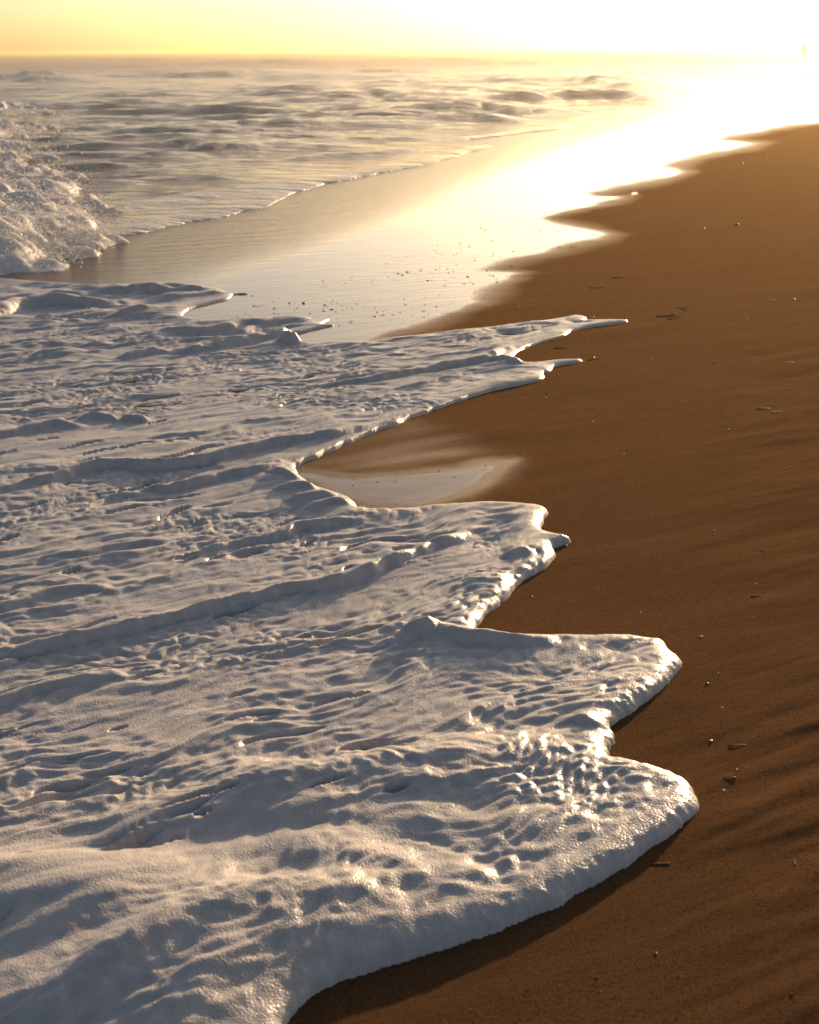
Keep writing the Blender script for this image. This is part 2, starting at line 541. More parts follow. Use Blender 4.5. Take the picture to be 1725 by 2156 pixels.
SEA_EDGE = [(-300, 640), (100, 560), (215, 505), (300, 490), (400, 468), (480, 455), (560, 436), (620, 406), (700, 386), (780, 370), (850, 356), (905, 345), (960, 331), (1000, 318),
 (1037, 307), (1010, 300), (985, 294), (1040, 288), (1100, 281), (1180, 272), (1222, 263), (1235, 252), (1300, 243), (1400, 227), (1500, 206), (1600, 186), (1725, 168)]

# ------------------------------------------------------------------ the sand
wet_w = at(WET_LINE)
wet_w = np.vstack([wet_w, [(16, 40), (32, 90), (70, 220), (150, 500), (4000, 9000)]])
sea_w = at(SEA_EDGE)
sea_w = np.vstack([[(-12, 4.5)], sea_w, [(24, 62), (44, 130), (80, 260), (170, 600), (3000, 9000)]])
chop_w = np.vstack([[(-9, 6.0)], at(CHOP_LINE), [(22, 50), (60, 200), (3000, 9000)]])


def side_mask(X, Y, line, soft):
    """1 on the sea side of a line, 0 on the land side."""
    d, _, s, _ = poly_dist(X, Y, line)
    return sstep(-1, 1, np.where(s > 0, d, -d) / soft)


def sand_height(X, Y):
    u, v = along(X, Y, 30)
    z = 0.0012 * fbm(u / 0.6, v / 0.09, 3, 40) + 0.004 * fbm(u / 1.1, v / 0.35, 2, 42)
    right = sstep(-0.10, 0.45, X - 0.2 * Y) * sstep(16, 6, Y)
    z = z + right * 0.0055 * fbm(u / 0.55, v / 0.13, 3, 50)
    u2, v2 = along(X, Y, 36)
    z = z + sstep(0.25, 0.75, X) * sstep(3.2, 2.2, Y) * 0.0045 * fbm(u2 / 0.34, v2 / 0.085, 3, 60)
    d, arc, s, L = poly_dist(X, Y, at([(1390, 1172), (1440, 1164), (1500, 1155), (1600, 1128), (1725, 1095), (1850, 1060)]))
    z = z - 0.005 * np.exp(-(d / (0.025 + 0.035 * arc / L)) ** 2) * sstep(0, 0.4, arc / L)
    return z


def build_sand():
    th = thetas(480, out=(88, 88), n_out=40)
    ang = np.concatenate([np.linspace(62, 40, 20, endpoint=False), np.linspace(40, 2.2, 500, endpoint=False), np.geomspace(2.2, 0.008, 60)])
    rad = CAM_H / np.tan(np.radians(ang))
    X, Y = polar_grid(th, rad)
    wob = 0.03 * fbm(X / 0.25, Y / 0.25, 3, 5)
    d, _, s, _ = poly_dist(X, Y, wet_w)
    sd = np.where(s > 0, d, -d) + wob
    soft = 0.05 + 0.02 * Y * (0.4 + 0.6 * sstep(-0.3, 0.5, noise(X / 0.9, Y / 0.9, 3)))
    wet = sstep(-1, 1, sd / np.minimum(soft, 0.6))
    wet = np.where(Y < 3.0, 0, wet)
    for poly, wgt, sf in ((POCKET, 1.0, 0.10), (HALF_WET, 0.72, 0.22)):
        P = at(poly)
        dd, _, _, _ = poly_dist(X, Y, P, True)
        k = sstep(-1, 1, (np.where(inside(X, Y, P), dd, -dd) + wob) / sf)
        u, v = along(X, Y, 26)
        if wgt < 1:
            k = k * (0.65 + 0.5 * noise(u / 0.8, v / 0.09, 8))
        wet = np.maximum(wet, np.clip(wgt * k, 0, 1))
    chop = side_mask(X, Y, chop_w, 0.9)
    Z = sand_height(X, Y) * (1 - 0.93 * wet)
    sdd, _, ss, _ = poly_dist(X, Y, sea_w)
    off = np.where(ss > 0, sdd, 0)
    Z = Z - np.minimum(off * 0.06, 1.2)
    F, used = grid_faces(*X.shape)
    V = np.stack([X, Y, Z], -1).reshape(-1, 3)[used]
    return mesh_obj('sand_beach', V, F, M_SAND, attrs={'wet': wet.ravel()[used] ** 2.2, 'chop': chop.ravel()[used]},
                    label='brown wet sand beach sloping beside the foam and water', cat='sand', kind='structure')


build_sand()

# ------------------------------------------------------------------ the sea
WAVES = [  # crest points on the print, base row, height m, half depth m, froth
 ([(160, 172), (260, 168), (330, 166), (440, 168), (500, 164), (540, 158), (580, 170), (620, 176)], .40, 1.7, .10),
 ([(940, 178), (1000, 176), (1080, 178), (1160, 178), (1215, 176), (1260, 182), (1330, 192), (1380, 200)], .30, 1.3, .10),
 ([(1080, 222), (1150, 216), (1250, 214), (1330, 212), (1400, 222)], .26, 1.0, .22),
 ([(960, 246), (1000, 238), (1050, 240), (1100, 246)], .20, .7, .25),
 ([(690, 262), (740, 260), (820, 261), (900, 262), (1000, 258), (1090, 262)], .14, .5, .05),
 ([(430, 336), (480, 330), (520, 334)], .09, .32, .0),
 ([(0, 172), (50, 170), (80, 178)], .45, 1.5, .25),
 ([(700, 222), (780, 212), (830, 214), (900, 222)], .16, .9, .0),
 ([(480, 138), (560, 134), (640, 140)], .5, 3.0, .05),
 ([(820, 130), (900, 128), (1000, 131)], .45, 3.0, .0),
 ([(1000, 140), (1060, 137), (1140, 140)], .4, 2.5, .0),
 ([(120, 132), (250, 129), (330, 131)], .5, 3.2, .0),
 ([(1300, 138), (1400, 136), (1500, 140)], .35, 2.5, .0),
 ([(450, 286), (560, 280), (650, 284)], .05, .4, .0),
 ([(230, 306), (340, 300), (460, 298), (580, 302)], .06, .35, .22),
 ([(300, 254), (420, 248), (540, 246), (640, 250)], .09, .5, .20),
 ([(640, 312), (740, 304), (860, 300), (950, 296)], .05, .32, .26),
 ([(620, 196), (720, 190), (840, 188), (960, 192)], .14, .9, .16),
 ([(280, 214), (400, 207), (520, 205), (620, 210)], .12, .8, .18),
 ([(560, 350), (680, 338), (800, 330), (900, 318)], .04, .25, .28),
 ([(280, 448), (400, 428), (520, 408), (600, 392)], .035, .20, .30),
 ([(260, 360), (360, 352), (470, 350)], .04, .25, .15),
 ([(660, 160), (780, 154), (900, 156)], .22, 1.3, .12),
 ([(1180, 160), (1290, 156), (1400, 160)], .22, 1.3, .10),
 ([(1120, 250), (1200, 244), (1280, 236), (1360, 226)], .07, .5, .3),
 ([(330, 392), (430, 384), (520, 388)], .03, .25, .0),
 ([(240, 420), (330, 414), (420, 418)], .03, .22, .0),
]


def build_sea():
    th = thetas(760, out=(86, 60))
    ang = np.concatenate([np.linspace(16, 9.8, 40, endpoint=False), np.linspace(9.8, 0.35, 560, endpoint=False), np.geomspace(0.35, 0.009, 50)])
    rad = CAM_H / np.tan(np.radians(ang))
    X, Y = polar_grid(th, rad)
    R = np.hypot(X, Y)
    d, arc, s, _ = poly_dist(X, Y, sea_w)
    sd = np.where(s > 0, d, -d) + 0.02 * Y * 0.25 * fbm(X / (0.1 + 0.03 * Y), Y / (0.1 + 0.03 * Y), 3, 71)
    edge = 0.03 * (1 - np.exp(-np.maximum(sd, 0) / 0.12)) + 0.02 * sstep(0, 2.5, sd)
    lod = lambda lam: sstep(0.6, 2.2, lam / np.maximum(R * R / CAM_H * 0.00029, 1e-6))   # drop waves finer than the mesh rows
    dep = sstep(0.2, 4, sd)
    Z = edge.copy()
    for lam, amp, deg, sq, sdn in ((0.28, 0.010, 12, 2.4, 1), (0.6, 0.028, 20, 2.2, 2), (1.3, 0.055, 8, 2.6, 3), (3.2, 0.075, 16, 2.6, 4), (8, 0.16, 10, 3.5, 5), (30, 0.35, 12, 2.5, 6)):
        u, v = along(X, Y, deg)
        w = noise(u / (lam * sq), v / lam, 80 + sdn)
        w = 1 - 2 * np.abs(w) if sdn < 4 else (1 - np.minimum(np.abs(w) * 1.7, 1)) ** 1.5 * 1.6 - 0.4
        Z = Z + amp * w * lod(lam) * np.minimum(dep, np.maximum(dep, 0)) * (sstep(lam * 2, lam * 9, sd) if lam > 4 else 1)
    froth = np.zeros_like(Z)
    froth += 0.30 * np.exp(-(np.maximum(sd, 0) / 0.35) ** 2) * sstep(22, 8, Y)
    froth += 0.16 * sstep(2.2, 0.3, sd) * sstep(30, 10, Y)
    for pts, h, w, fr in WAVES:
        P = chaikin(at(pts, 0.0), 2)
        dd, ar, si, L = poly_dist(X, Y, P)
        wf, wb = w * 0.5, w * 1.6
        taper = np.sin(np.pi * np.clip(ar / L, 0.02, 0.98)) ** 0.5 * np.where((ar <= 0) | (ar >= L), 0.35, 1)
        prof = np.where(si > 0, np.exp(-(dd / wb) ** 2), np.exp(-(dd / wf) ** 2))
        jag = 0.75 + 0.18 * fbm(X / (w * 1.6), Y / (w * 2.2), 3, 90)
        dd = dd * (1 + 0.2 * noise(X / w, Y / w, 91))
        Z = Z + h * taper * prof * jag * sstep(0.0, 1.2, sd)
        froth += fr * taper * np.exp(-(dd / (w * 1.1)) ** 2)
    Z = np.where(sd < 0, -0.02 + np.maximum(sd, -0.5) * 0.3, Z)
    F, used = grid_faces(*X.shape, keep=sd > -0.15)
    V = np.stack([X, Y, Z], -1).reshape(-1, 3)[used]
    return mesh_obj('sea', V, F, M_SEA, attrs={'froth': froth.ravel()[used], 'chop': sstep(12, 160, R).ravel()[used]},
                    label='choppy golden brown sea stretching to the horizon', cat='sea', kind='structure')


build_sea()

# ------------------------------------------------------------------ the sheet of foam on the sand
def foam_outline():
    p = np.array(FOAM_EDGE, float)
    g, q = at(p, 0.0), at(p, 0.026)
    t = np.gradient(p, axis=0)
    t /= np.linalg.norm(t, axis=1)[:, None] + 1e-9
    far = sstep(-0.15, 0.75, t[:, 0])[:, None]              # edges that face away show their crest, not their foot
    return chaikin(g * (1 - far) + q * far, 2)


FOAM_LINE = foam_outline()
FOAM_POLY = np.vstack([FOAM_LINE, FOAM_CLOSE])


def build_foam():
    th = thetas(880, lim=18.2, out=(75, 40), n_out=70)
    ang = np.concatenate([np.linspace(58, 30, 290, endpoint=False), np.linspace(30, 14, 390, endpoint=False), np.linspace(14, 7.0, 370)])
    rad = CAM_H / np.tan(np.radians(ang))
    X, Y = polar_grid(th, rad)
    shp = X.shape
    d, arc, _, _ = poly_dist(X, Y, FOAM_LINE)
    ins = np.empty(shp, bool)
    for r in range(0, shp[0], 20):                            # whole tiles far from the outline need one test only
        for c in range(0, shp[1], 20):
            k = np.s_[r:r + 20, c:c + 20]
            x, y = X[k], Y[k]
            if d[k].min() > 0.02 and np.hypot(np.ptp(x), np.ptp(y)) < d[k].max():
                ins[k] = inside(x[:1, :1], y[:1, :1], FOAM_POLY)[0, 0] if np.hypot(np.ptp(x), np.ptp(y)) < d[r, c] else inside(x, y, FOAM_POLY)
            else:
                ins[k] = inside(x, y, FOAM_POLY)
    sd = np.where(ins, d, -d)
    XG, YG, sdg = X, Y, sd
    sel = sd > -0.03
    X, Y, sd, arc = X[sel], Y[sel], sd[sel], arc[sel]         # the rest of the grid stays bare sand
    sd = sd + (0.0055 * noise(arc / 0.06, sd / 0.03, 21) * sstep(7, 4, Y) + 0.0030 * noise(arc / 0.018, sd / 0.02, 22) * sstep(4.2, 2.6, Y)) * np.exp(-(sd / 0.04) ** 2)
    near = sstep(6.5, 1.8, Y)
    H = 0.017 + 0.011 * near
    w = H * (2.0 + 1.4 * sstep(3.5, 6.0, Y))
    q = np.clip(sd / w, 0, 1)
    lip = np.sqrt(np.maximum(1 - (1 - q) ** 2.2, 0))
    z = H * lip * (0.62 + 0.38 * np.exp(-(np.maximum(sd - w, 0) / 0.10) ** 2))
    inner = sstep(0.005, 0.10, sd)
    u, v = along(X, Y, 34)
    wx = 0.05 * fbm(X / 0.3, Y / 0.3, 2, 31)
    u, v = u + wx, v + 0.05 * fbm(X / 0.3 + 9, Y / 0.3, 2, 33)
    # long low folds, then lumps, then pits; each fades out where the mesh rows get too wide for it
    row = np.interp(np.hypot(X, Y), rad, np.gradient(rad))

    def fine(scale):
        return sstep(1.0, 2.6, scale / row)

    fold = 0.0045 * fbm(u / 0.60, v / 0.15, 2, 100)
    sweep = 1 - np.minimum(np.abs(noise(u / 1.5, v / 0.19, 102)) * 3.2, 1)
    fold = fold + 0.007 * sweep ** 2 * sstep(-0.3, 0.3, noise(u / 0.8, v / 0.4, 103))
    lump = 0.0040 * noise(u / 0.30, v / 0.08, 110) + 0.0042 * noise(u / 0.145, v / 0.048, 111) * fine(0.048)
    lump = lump + 0.013 * (noise(u / 0.34, v / 0.17, 114) + 0.7 * noise(u / 0.17, v / 0.10, 115)) * sstep(5.0, 7.5, Y)
    lump = lump + 0.0050 * noise(u / 0.085, v / 0.028, 112) * fine(0.028) + 0.0022 * noise(u / 0.038, v / 0.017, 113) * fine(0.017)
    pit = 0.0030 * (billow(u / 0.055, v / 0.030, 120) - 0.5) * sstep(2.1, 3.0, Y) * fine(0.030) + 0.0026 * noise(u / 0.034, v / 0.020, 122) * fine(0.020) + 0.0010 * noise(u / 0.018, v / 0.013, 121) * fine(0.013)
    rough = 0.45 + 0.65 * sstep(-0.25, 0.45, fbm(u / 0.9, v / 0.35, 2, 130))
    rough = rough * (0.65 + 0.35 * sstep(0.05, 0.30, sd)) * (0.70 + 0.30 * sstep(1.9, 2.8, Y)) * (1 + 1.4 * sstep(4.8, 8.0, Y))
    pitted = sstep(0.0, 0.5, fbm(u / 0.8 + 5, v / 0.4, 2, 131)) * (0.6 + 0.4 * sstep(1.9, 2.6, Y))
    thin = sstep(0.05, 0.55, fbm(u / 0.95 + 3, v / 0.40, 2, 132) + 0.25 * sstep(2.6, 4.2, Y) - 0.1) * sstep(0.08, 0.22, sd) * sstep(1.9, 2.4, Y)
    z = z * (1 - 0.45 * thin)
    pitted = np.maximum(pitted, thin)
    pit = pit * (1 + 0.15 * thin)
    rough = rough * (1 - 0.35 * thin)
    tongue = sstep(0.55, 0.15, sd) * sstep(3.6, 2.6, Y)            # the fresh froth along the leading lobes
    z = z + inner * tongue * (0.0032 * noise(u / 0.060, v / 0.026, 145) + 0.0022 * noise(u / 0.030, v / 0.017, 146))
    z = z + inner * (fold + lump * rough) + sstep(0.0, 0.025, sd) * pit * (0.25 + 1.0 * pitted)
    # combed wrinkles that run down the front of the lip
    comb = np.exp(-(np.maximum(sd - 0.02, 0) / 0.028) ** 2) * sstep(0.0, 0.02, sd)
    z = z + comb * sstep(4.5, 3, Y) * (0.0008 * noise(arc / 0.022, sd / 0.10, 140) + 0.0005 * noise(arc / 0.009, sd / 0.06, 141))
    for pts, h, rw, st in RIDGES:
        P = chaikin(at(pts, 0.038), 2)
        lo, hi = P.min(0) - 0.35, P.max(0) + 0.35
        m = (X > lo[0]) & (X < hi[0]) & (Y > lo[1]) & (Y < hi[1]) & (sd > 0)
        if not m.any():
            continue
        x, y = X[m], Y[m]
        if st >= 1.4:                                         # broad swells: a crest with a long slope on its near side
            seg = np.concatenate([[0], np.cumsum(np.linalg.norm(np.diff(P, axis=0), axis=1))])
            ss = np.arange(0, seg[-1], 0.02)
            Q = np.stack([np.interp(ss, seg, P[:, 0]), np.interp(ss, seg, P[:, 1])], 1)
            T = np.gradient(Q, axis=0)
            T /= np.linalg.norm(T, axis=1)[:, None]
            wn, wb = rw * 0.8, rw * st * 0.75
            prof = np.zeros(x.shape)
            env = np.sin(np.pi * np.clip((ss + 0.04) / (seg[-1] + 0.08), 0, 1)) ** 0.6
            for (qx, qy), (tx, ty), ev in zip(Q, T, env):
                prof += 0.5 * ev * np.exp(-((x - qx) ** 2 + (y - qy) ** 2) / wn ** 2) * 0.02 / (wn * 1.772)
                ox, oy = qx + ty * wb * 0.7, qy - tx * wb * 0.7
                prof += 0.75 * ev * np.exp(-((x - ox) ** 2 + (y - oy) ** 2) / wb ** 2) * 0.02 / (wb * 1.772)
            z[m] = z[m] + 1.15 * h * prof * sstep(0.0, 0.16, sd[m])
            continue
        dd, ar, si, L = poly_dist(x, y, P)
        dd = np.abs(dd + 0.006 * noise(x / 0.05, y / 0.05, 151))
        t = dd / (rw * (0.48 + 0.25 * sstep(4, 7, y)) * (1 + 0.30 * noise(x / 0.2, y / 0.2 + h * 900, 150)))
        prof = np.where(t < 1, (1 - t * t) ** 1.3, 0)
        ends = np.clip(np.minimum(ar, L - ar) / (0.25 * L) + 0.12, 0, 1) ** 0.7
        z[m] = z[m] * (1 - 0.35 * prof) + 1.1 * h * prof * ends * (1 + 0.22 * noise(x / 0.11, y / 0.11, 152)) * sstep(0.0, 0.05, sd[m])
    # torn places where the sheet is thin and the wet sand shows
    tear = sstep(0.40, 1.0, fbm(u / 0.30, v / 0.055, 3, 160)) * sstep(0.12, 0.4, sd)
    tear = tear * sstep(0.1, 0.5, fbm(u / 1.1, v / 0.5, 2, 165) + 0.25)
    for hx, hy, rx, ry in HOLES:
        (gx, gy), (ex, ey) = at([(hx, hy), (hx + rx, hy - 0.28 * rx)], 0.01)
        L, ang_ = math.hypot(ex - gx, ey - gy), math.degrees(math.atan2(ey - gy, ex - gx))
        k = (np.abs(X - gx) < 3 * L) & (np.abs(Y - gy) < 3 * L)
        hu, hv = along(X[k] - gx, Y[k] - gy, ang_)
        q = np.hypot(hu / L, hv / (L * ry)) + 0.35 * noise(X[k] / 0.03, Y[k] / 0.03, 170)
        tear[k] = np.maximum(tear[k], sstep(1.6, 0.35, q))
    z = z - 0.034 * tear
    z = np.where(sd < 0, -0.004 + np.maximum(sd, -0.05) * 0.5, np.maximum(z, 0.0) + 0.001)
    z = np.where(tear > 0.55, z - 0.008 * sstep(0.6, 0.95, tear), z)
    zg = np.full(shp, -0.03)
    zg[sel] = z
    F, used = grid_faces(*shp, keep=sdg > -0.012)
    V = np.stack([XG, YG, zg], -1).reshape(-1, 3)[used]
    return mesh_obj('sea_foam', V, F, M_FOAM,
                    label='white sheet of sea foam with scalloped tongues spread over brown sand', cat='foam', kind='stuff')


build_foam()

# ------------------------------------------------------------------ the breaking wave
FRONT = chaikin([(-6.6, 6.3), (-4.2, 7.5), (-2.70, 8.40), (-2.02, 8.85), (-1.92, 9.7), (-2.05, 11.3), (-2.75, 14.0), (-3.7, 18.0), (-4.9, 23.5), (-6.5, 31), (-9.5, 42)], 3)


def build_wave():
    P = FRONT
    seg = np.linalg.norm(np.diff(P, axis=0), axis=1)
    S = np.concatenate([[0], np.cumsum(seg)])
    ns, nc = 620, 200
    # finer steps where the wave is close
    raw = np.interp(np.linspace(0, 1, ns), [0, .10, .55, .85, 1], [0, .08, .33, .65, 1]) * S[-1]
    cx, cy = np.interp(raw, S, P[:, 0]), np.interp(raw, S, P[:, 1])
    k = np.ones(41) / 41
    tx, ty = np.gradient(cx), np.gradient(cy)
    tx, ty = np.convolve(np.pad(tx, 20, 'edge'), k, 'valid'), np.convolve(np.pad(ty, 20, 'edge'), k, 'valid')
    ln = np.hypot(tx, ty)
    nx, ny = -ty / ln, tx / ln                                # towards the open sea
    c = np.linspace(0, 1, nc) ** 1.4 * 7.5
    A, C = np.meshgrid(raw, c, indexing='ij')
    Hh = np.interp(cy, [6, 8.3, 9.2, 12, 16, 21, 30, 42], [.06, .15, .32, .42, .52, .62, .50, .15])[:, None]
    Hh = Hh * (1 + 0.22 * fbm(A / 1.6, A * 0 + 2.2, 2, 200))
    wide = np.interp(cy, [8.3, 10, 14, 20, 30], [.7, 1.1, 1.7, 2.7, 3.2])[:, None]
    toe = C - 0.10 + 0.20 * fbm(A / 0.9, C / 1.2, 2, 205) + 0.14 * fbm(A / 0.22, C / 0.3, 3, 208)            # an uneven, lobed front
    rise = 1 - np.exp(-(np.maximum(toe, 0) / wide) ** 1.35)
    back = np.exp(-(np.maximum(C - wide * 1.8, 0) / 2.0) ** 2)
    turb = sstep(-0.05, 0.35, toe)
    wA, wC = A + 0.15 * fbm(A / .5, C / .5, 2, 206), C + 0.15 * fbm(A / .5 + 7, C / .5, 2, 207)
    dz = 0.10 * fbm(wA / .8, wC / .45, 2, 210) + 0.045 * noise(wA / .32, wC / .22, 211) + 0.020 * noise(wA / .14, wC / .10, 212) + 0.009 * noise(wA / .06, wC / .05, 213)
    X = cx[:, None] + nx[:, None] * C
    Y = cy[:, None] + ny[:, None] * C
    Z = Hh * rise * back + dz * turb * np.clip(Hh / 0.3, 0.3, 1.1) - 0.05 * sstep(0.12, -0.1, toe)
    F, used = grid_faces(ns, nc)
    V = np.stack([X, Y, Z], -1).reshape(-1, 3)
    w = mesh_obj('breaking_wave', V, F, M_FROTH, label='low frothing wave breaking at the left edge of the water', cat='wave')
    # droplets thrown up all over its front, thinning out towards the shore
    oc_v = np.array([(1, 0, 0), (-1, 0, 0), (0, 1, 0), (0, -1, 0), (0, 0, 1), (0, 0, -1)], float)
    oc_f = np.array([(0, 2, 4), (2, 1, 4), (1, 3, 4), (3, 0, 4), (2, 0, 5), (1, 2, 5), (3, 1, 5), (0, 3, 5)])
    N = 58000
    i = np.searchsorted(cy * 0 + raw, RNG.uniform(raw[np.searchsorted(cy, 8.75)], raw[int(ns * .86)], N) ** 1.0)
    i = np.clip(i, 0, ns - 1)
    clump = fbm(raw[i] / 0.5, raw[i] * 0, 2, 230)
    cc = RNG.gamma(2.0, 0.75, N) + 0.12
    mist = RNG.random(N) < 0.09
    cc = np.where(mist, np.abs(RNG.normal(0.0, 0.40, N)) + 0.10, cc)
    i = np.where(mist, np.searchsorted(cy, RNG.normal(9.9, 0.9, N)).clip(0, ns - 1), i)
    j = np.clip(np.searchsorted(c, np.clip(cc, 0, 4)), 0, nc - 1)
    bz = np.where(cc < 0, 0.0, Z[i, j])
    plume = np.exp(-((cy[i] - 9.6) / 1.1) ** 2)
    hz = np.where(RNG.random(N) < 0.72, np.abs(RNG.normal(0, 0.010, N)), RNG.gamma(1.1, 0.045, N) * (1 + 1.6 * plume) * np.clip(0.7 + clump, 0.25, 2)) * sstep(-0.8, 0.2, cc)
    hz = np.where(mist, RNG.gamma(1.4, 0.06, N) * sstep(-0.7, 0.3, cc), hz)
    px = cx[i] + nx[i] * cc + RNG.normal(0, .05, N)
    py = cy[i] + ny[i] * cc + RNG.normal(0, .08, N)
    pz = np.maximum(bz, 0.01) + hz
    rad = np.where(mist, 0.6, 1.0) * np.clip(RNG.lognormal(-5.6, 0.45, N), 0.0012, 0.012) * np.interp(py, [8, 30], [1, 2.0])
    n = N
    st = RNG.uniform(0.8, 1.5, (n, 1, 3))
    V = (oc_v[None] * st * rad[:, None, None] + np.stack([px, py, pz], 1)[:, None]).reshape(-1, 3)
    F = (oc_f[None] + (np.arange(n) * 6)[:, None, None]).reshape(-1, 3)
    mesh_obj('spray', V, F, M_DROP, kind='stuff', parent=w)
    return w


build_wave()

# ------------------------------------------------------------------ small things lying on the sand
def ground(x, y):
    return float(sand_height(np.array([x]), np.array([y]))[0])


def spot(px, py):
    x, y = at([(px, py)])[0]
    return float(x), float(y)


def pebble_mesh(seed, flat=0.6):
    r = np.random.default_rng(seed)
    v, f = ico(2)
    k = r.normal(0, 1, (3, 3))
    v = v * (1 + 0.16 * np.sin(v @ k[0] * 1.6 + 1)[:, None] + 0.10 * np.sin(v @ k[1] * 2.4)[:, None])
    v = v * np.array([1.0, r.uniform(0.65, 0.85), flat])
    return v, f


def shell_mesh(seed):
    """A broken shell flake: a thin curved plate with an uneven rim and growth ridges."""
    r = np.random.default_rng(seed)
    n, m = 11, 5
    top, bot = [], []
    for j in range(m):
        for i in range(n):
            a = -1.25 + 2.5 * i / (n - 1)
            q = (j + 0.25) / (m - 0.75) * (1 if j < m - 1 else r.uniform(0.85, 1.05))
            x, y = q * math.sin(a) * 0.9, q * math.cos(a) - 0.45
            z = 0.42 * (1 - q * q) - 0.16 * x * x + 0.03 * math.cos(i * math.pi)
            top.append((x, y, z)); bot.append((x, y, z - 0.09))
    V = top + bot
    N, F = n * m, []
    for j in range(m - 1):
        for i in range(n - 1):
            q = j * n + i
            F.append((q, q + 1, q + n + 1, q + n)); F.append((q + N, q + n + N, q + n + 1 + N, q + 1 + N))
    rim = [i for i in range(n)] + [j * n + n - 1 for j in range(1, m)] + [(m - 1) * n + i for i in range(n - 2, -1, -1)] + [j * n for j in range(m - 2, 0, -1)]
    for a, b in zip(rim, rim[1:] + rim[:1]):
        F.append((a, a + N, b + N, b))
    return np.array(V), np.array(F)


def tube(path, radii, k=7):
    P = [Vector(p) for p in path]
    V, F = [], []
    for i, p in enumerate(P):
        t = (P[min(i + 1, len(P) - 1)] - P[max(i - 1, 0)]).normalized()
        a = t.cross(Vector((0, 0, 1)))
        a = a.normalized() if a.length > 1e-4 else Vector((1, 0, 0))
        b = a.cross(t)
        for j in range(k):
            w = 2 * math.pi * j / k
            V.append(p + (a * math.cos(w) + b * math.sin(w)) * radii[i])
    for i in range(len(P) - 1):
        for j in range(k):
            F.append((i * k + j, i * k + (j + 1) % k, (i + 1) * k + (j + 1) % k, (i + 1) * k + j))
    c = len(V)
    V += [P[0], P[-1]]
    for j in range(k):
        F.append((c, (j + 1) % k, j, j)); F.append((c + 1, (len(P) - 1) * k + j, (len(P) - 1) * k + (j + 1) % k, (len(P) - 1) * k + (j + 1) % k))
    F = [f if len(set(f)) == 4 else f for f in F]
    return np.array([v[:] for v in V]), F


def ngon_obj(name, V, F, mat, **kw):
    me = bpy.data.meshes.new(name)
    me.from_pydata([tuple(v) for v in V], [], [tuple(dict.fromkeys(int(i) for i in f)) for f in F])
    me.polygons.foreach_set('use_smooth', [True] * len(me.polygons))
    me.update()
    me.materials.append(mat)
    return link(bpy.data.objects.new(name, me), **kw)


def lay(o, px, py, size, rot, up=0.0, tilt=(0, 0)):
    x, y = spot(px, py)
    o.location = (x, y, ground(x, y) + up)
    o.scale = (size, size, size)
    o.rotation_euler = (tilt[0], tilt[1], math.radians(rot))
    return o


PEBBLES = [  # x, y on the print, size m, colour, label
 (1489, 1441, .0065, 'dark', 'rust dark pebble on the sand right of the broad foam tongue'),
 (1192, 1149, .0075, 'dark', 'dark pebble right under the tip of the small pointed foam tongue'),
 (1119, 1256, .0060, 'dark', 'small dark pebble close to the notch above the large foam tongue'),
 (1370, 685, .0085, 'amber', 'glinting amber pebble below the dark twig and green leaf'),
 (1149, 836, .0080, 'amber', 'bright amber pebble on sand below the second pointed foam tongue'),
 (1152, 829, .0060, 'dark', 'dark pebble touching the bright amber pebble'),
 (640, 639, .0130, 'dark', 'dark pebble on the mirror wet film left of centre'),
 (532, 623, .0110, 'dark', 'dark pebble on wet film beside the thin foam tip'),
 (1552, 474, .0320, 'dark', 'largest dark stone high on the golden sand at right'),
 (1482, 482, .0200, 'dark', 'dark stone just left of the largest stone on golden sand'),
 (1562, 345, .0330, 'dark', 'far dark stone on sand below the bright waterline'),
 (1575, 335, .0260, 'dark', 'smaller far stone behind the dark stone near the waterline'),
 (1612, 334, .0240, 'dark', 'far stone to the right of the two near the waterline'),
 (1540, 384, .0240, 'dark', 'dark stone midway between far stones and the largest stone'),
 (1512, 527, .0130, 'dark', 'dark pebble below the largest stone on golden sand'),
 (1667, 984, .0075, 'dark', 'dark pebble by the right edge at mid height'),
 (1502, 764, .0085, 'dark', 'dark pebble on sand right of the orange shell flake'),
 (1627, 634, .0110, 'dark', 'dark pebble at right level with the green leaf'),
 (1672, 630, .0120, 'dark', 'rightmost dark pebble level with the green leaf'),
 (1361, 808, .0070, 'dark', 'dark pebble between the amber pebble and the right edge'),
 (1659, 820, .0080, 'dark', 'dark pebble above the pair of straw bits at right'),
]
for k, (px, py, sz, colr, lab) in enumerate(PEBBLES):
    V, F = pebble_mesh(300 + k)
    o = mesh_obj('pebble', V, F, {'dark': M_PEBBLE, 'amber': M_AMBER}[colr], label=lab, cat='pebble', group='pebbles lying on the wet sand')
    sz *= 0.6
    lay(o, px, py, sz, k * 67 % 180, sz * 0.15)

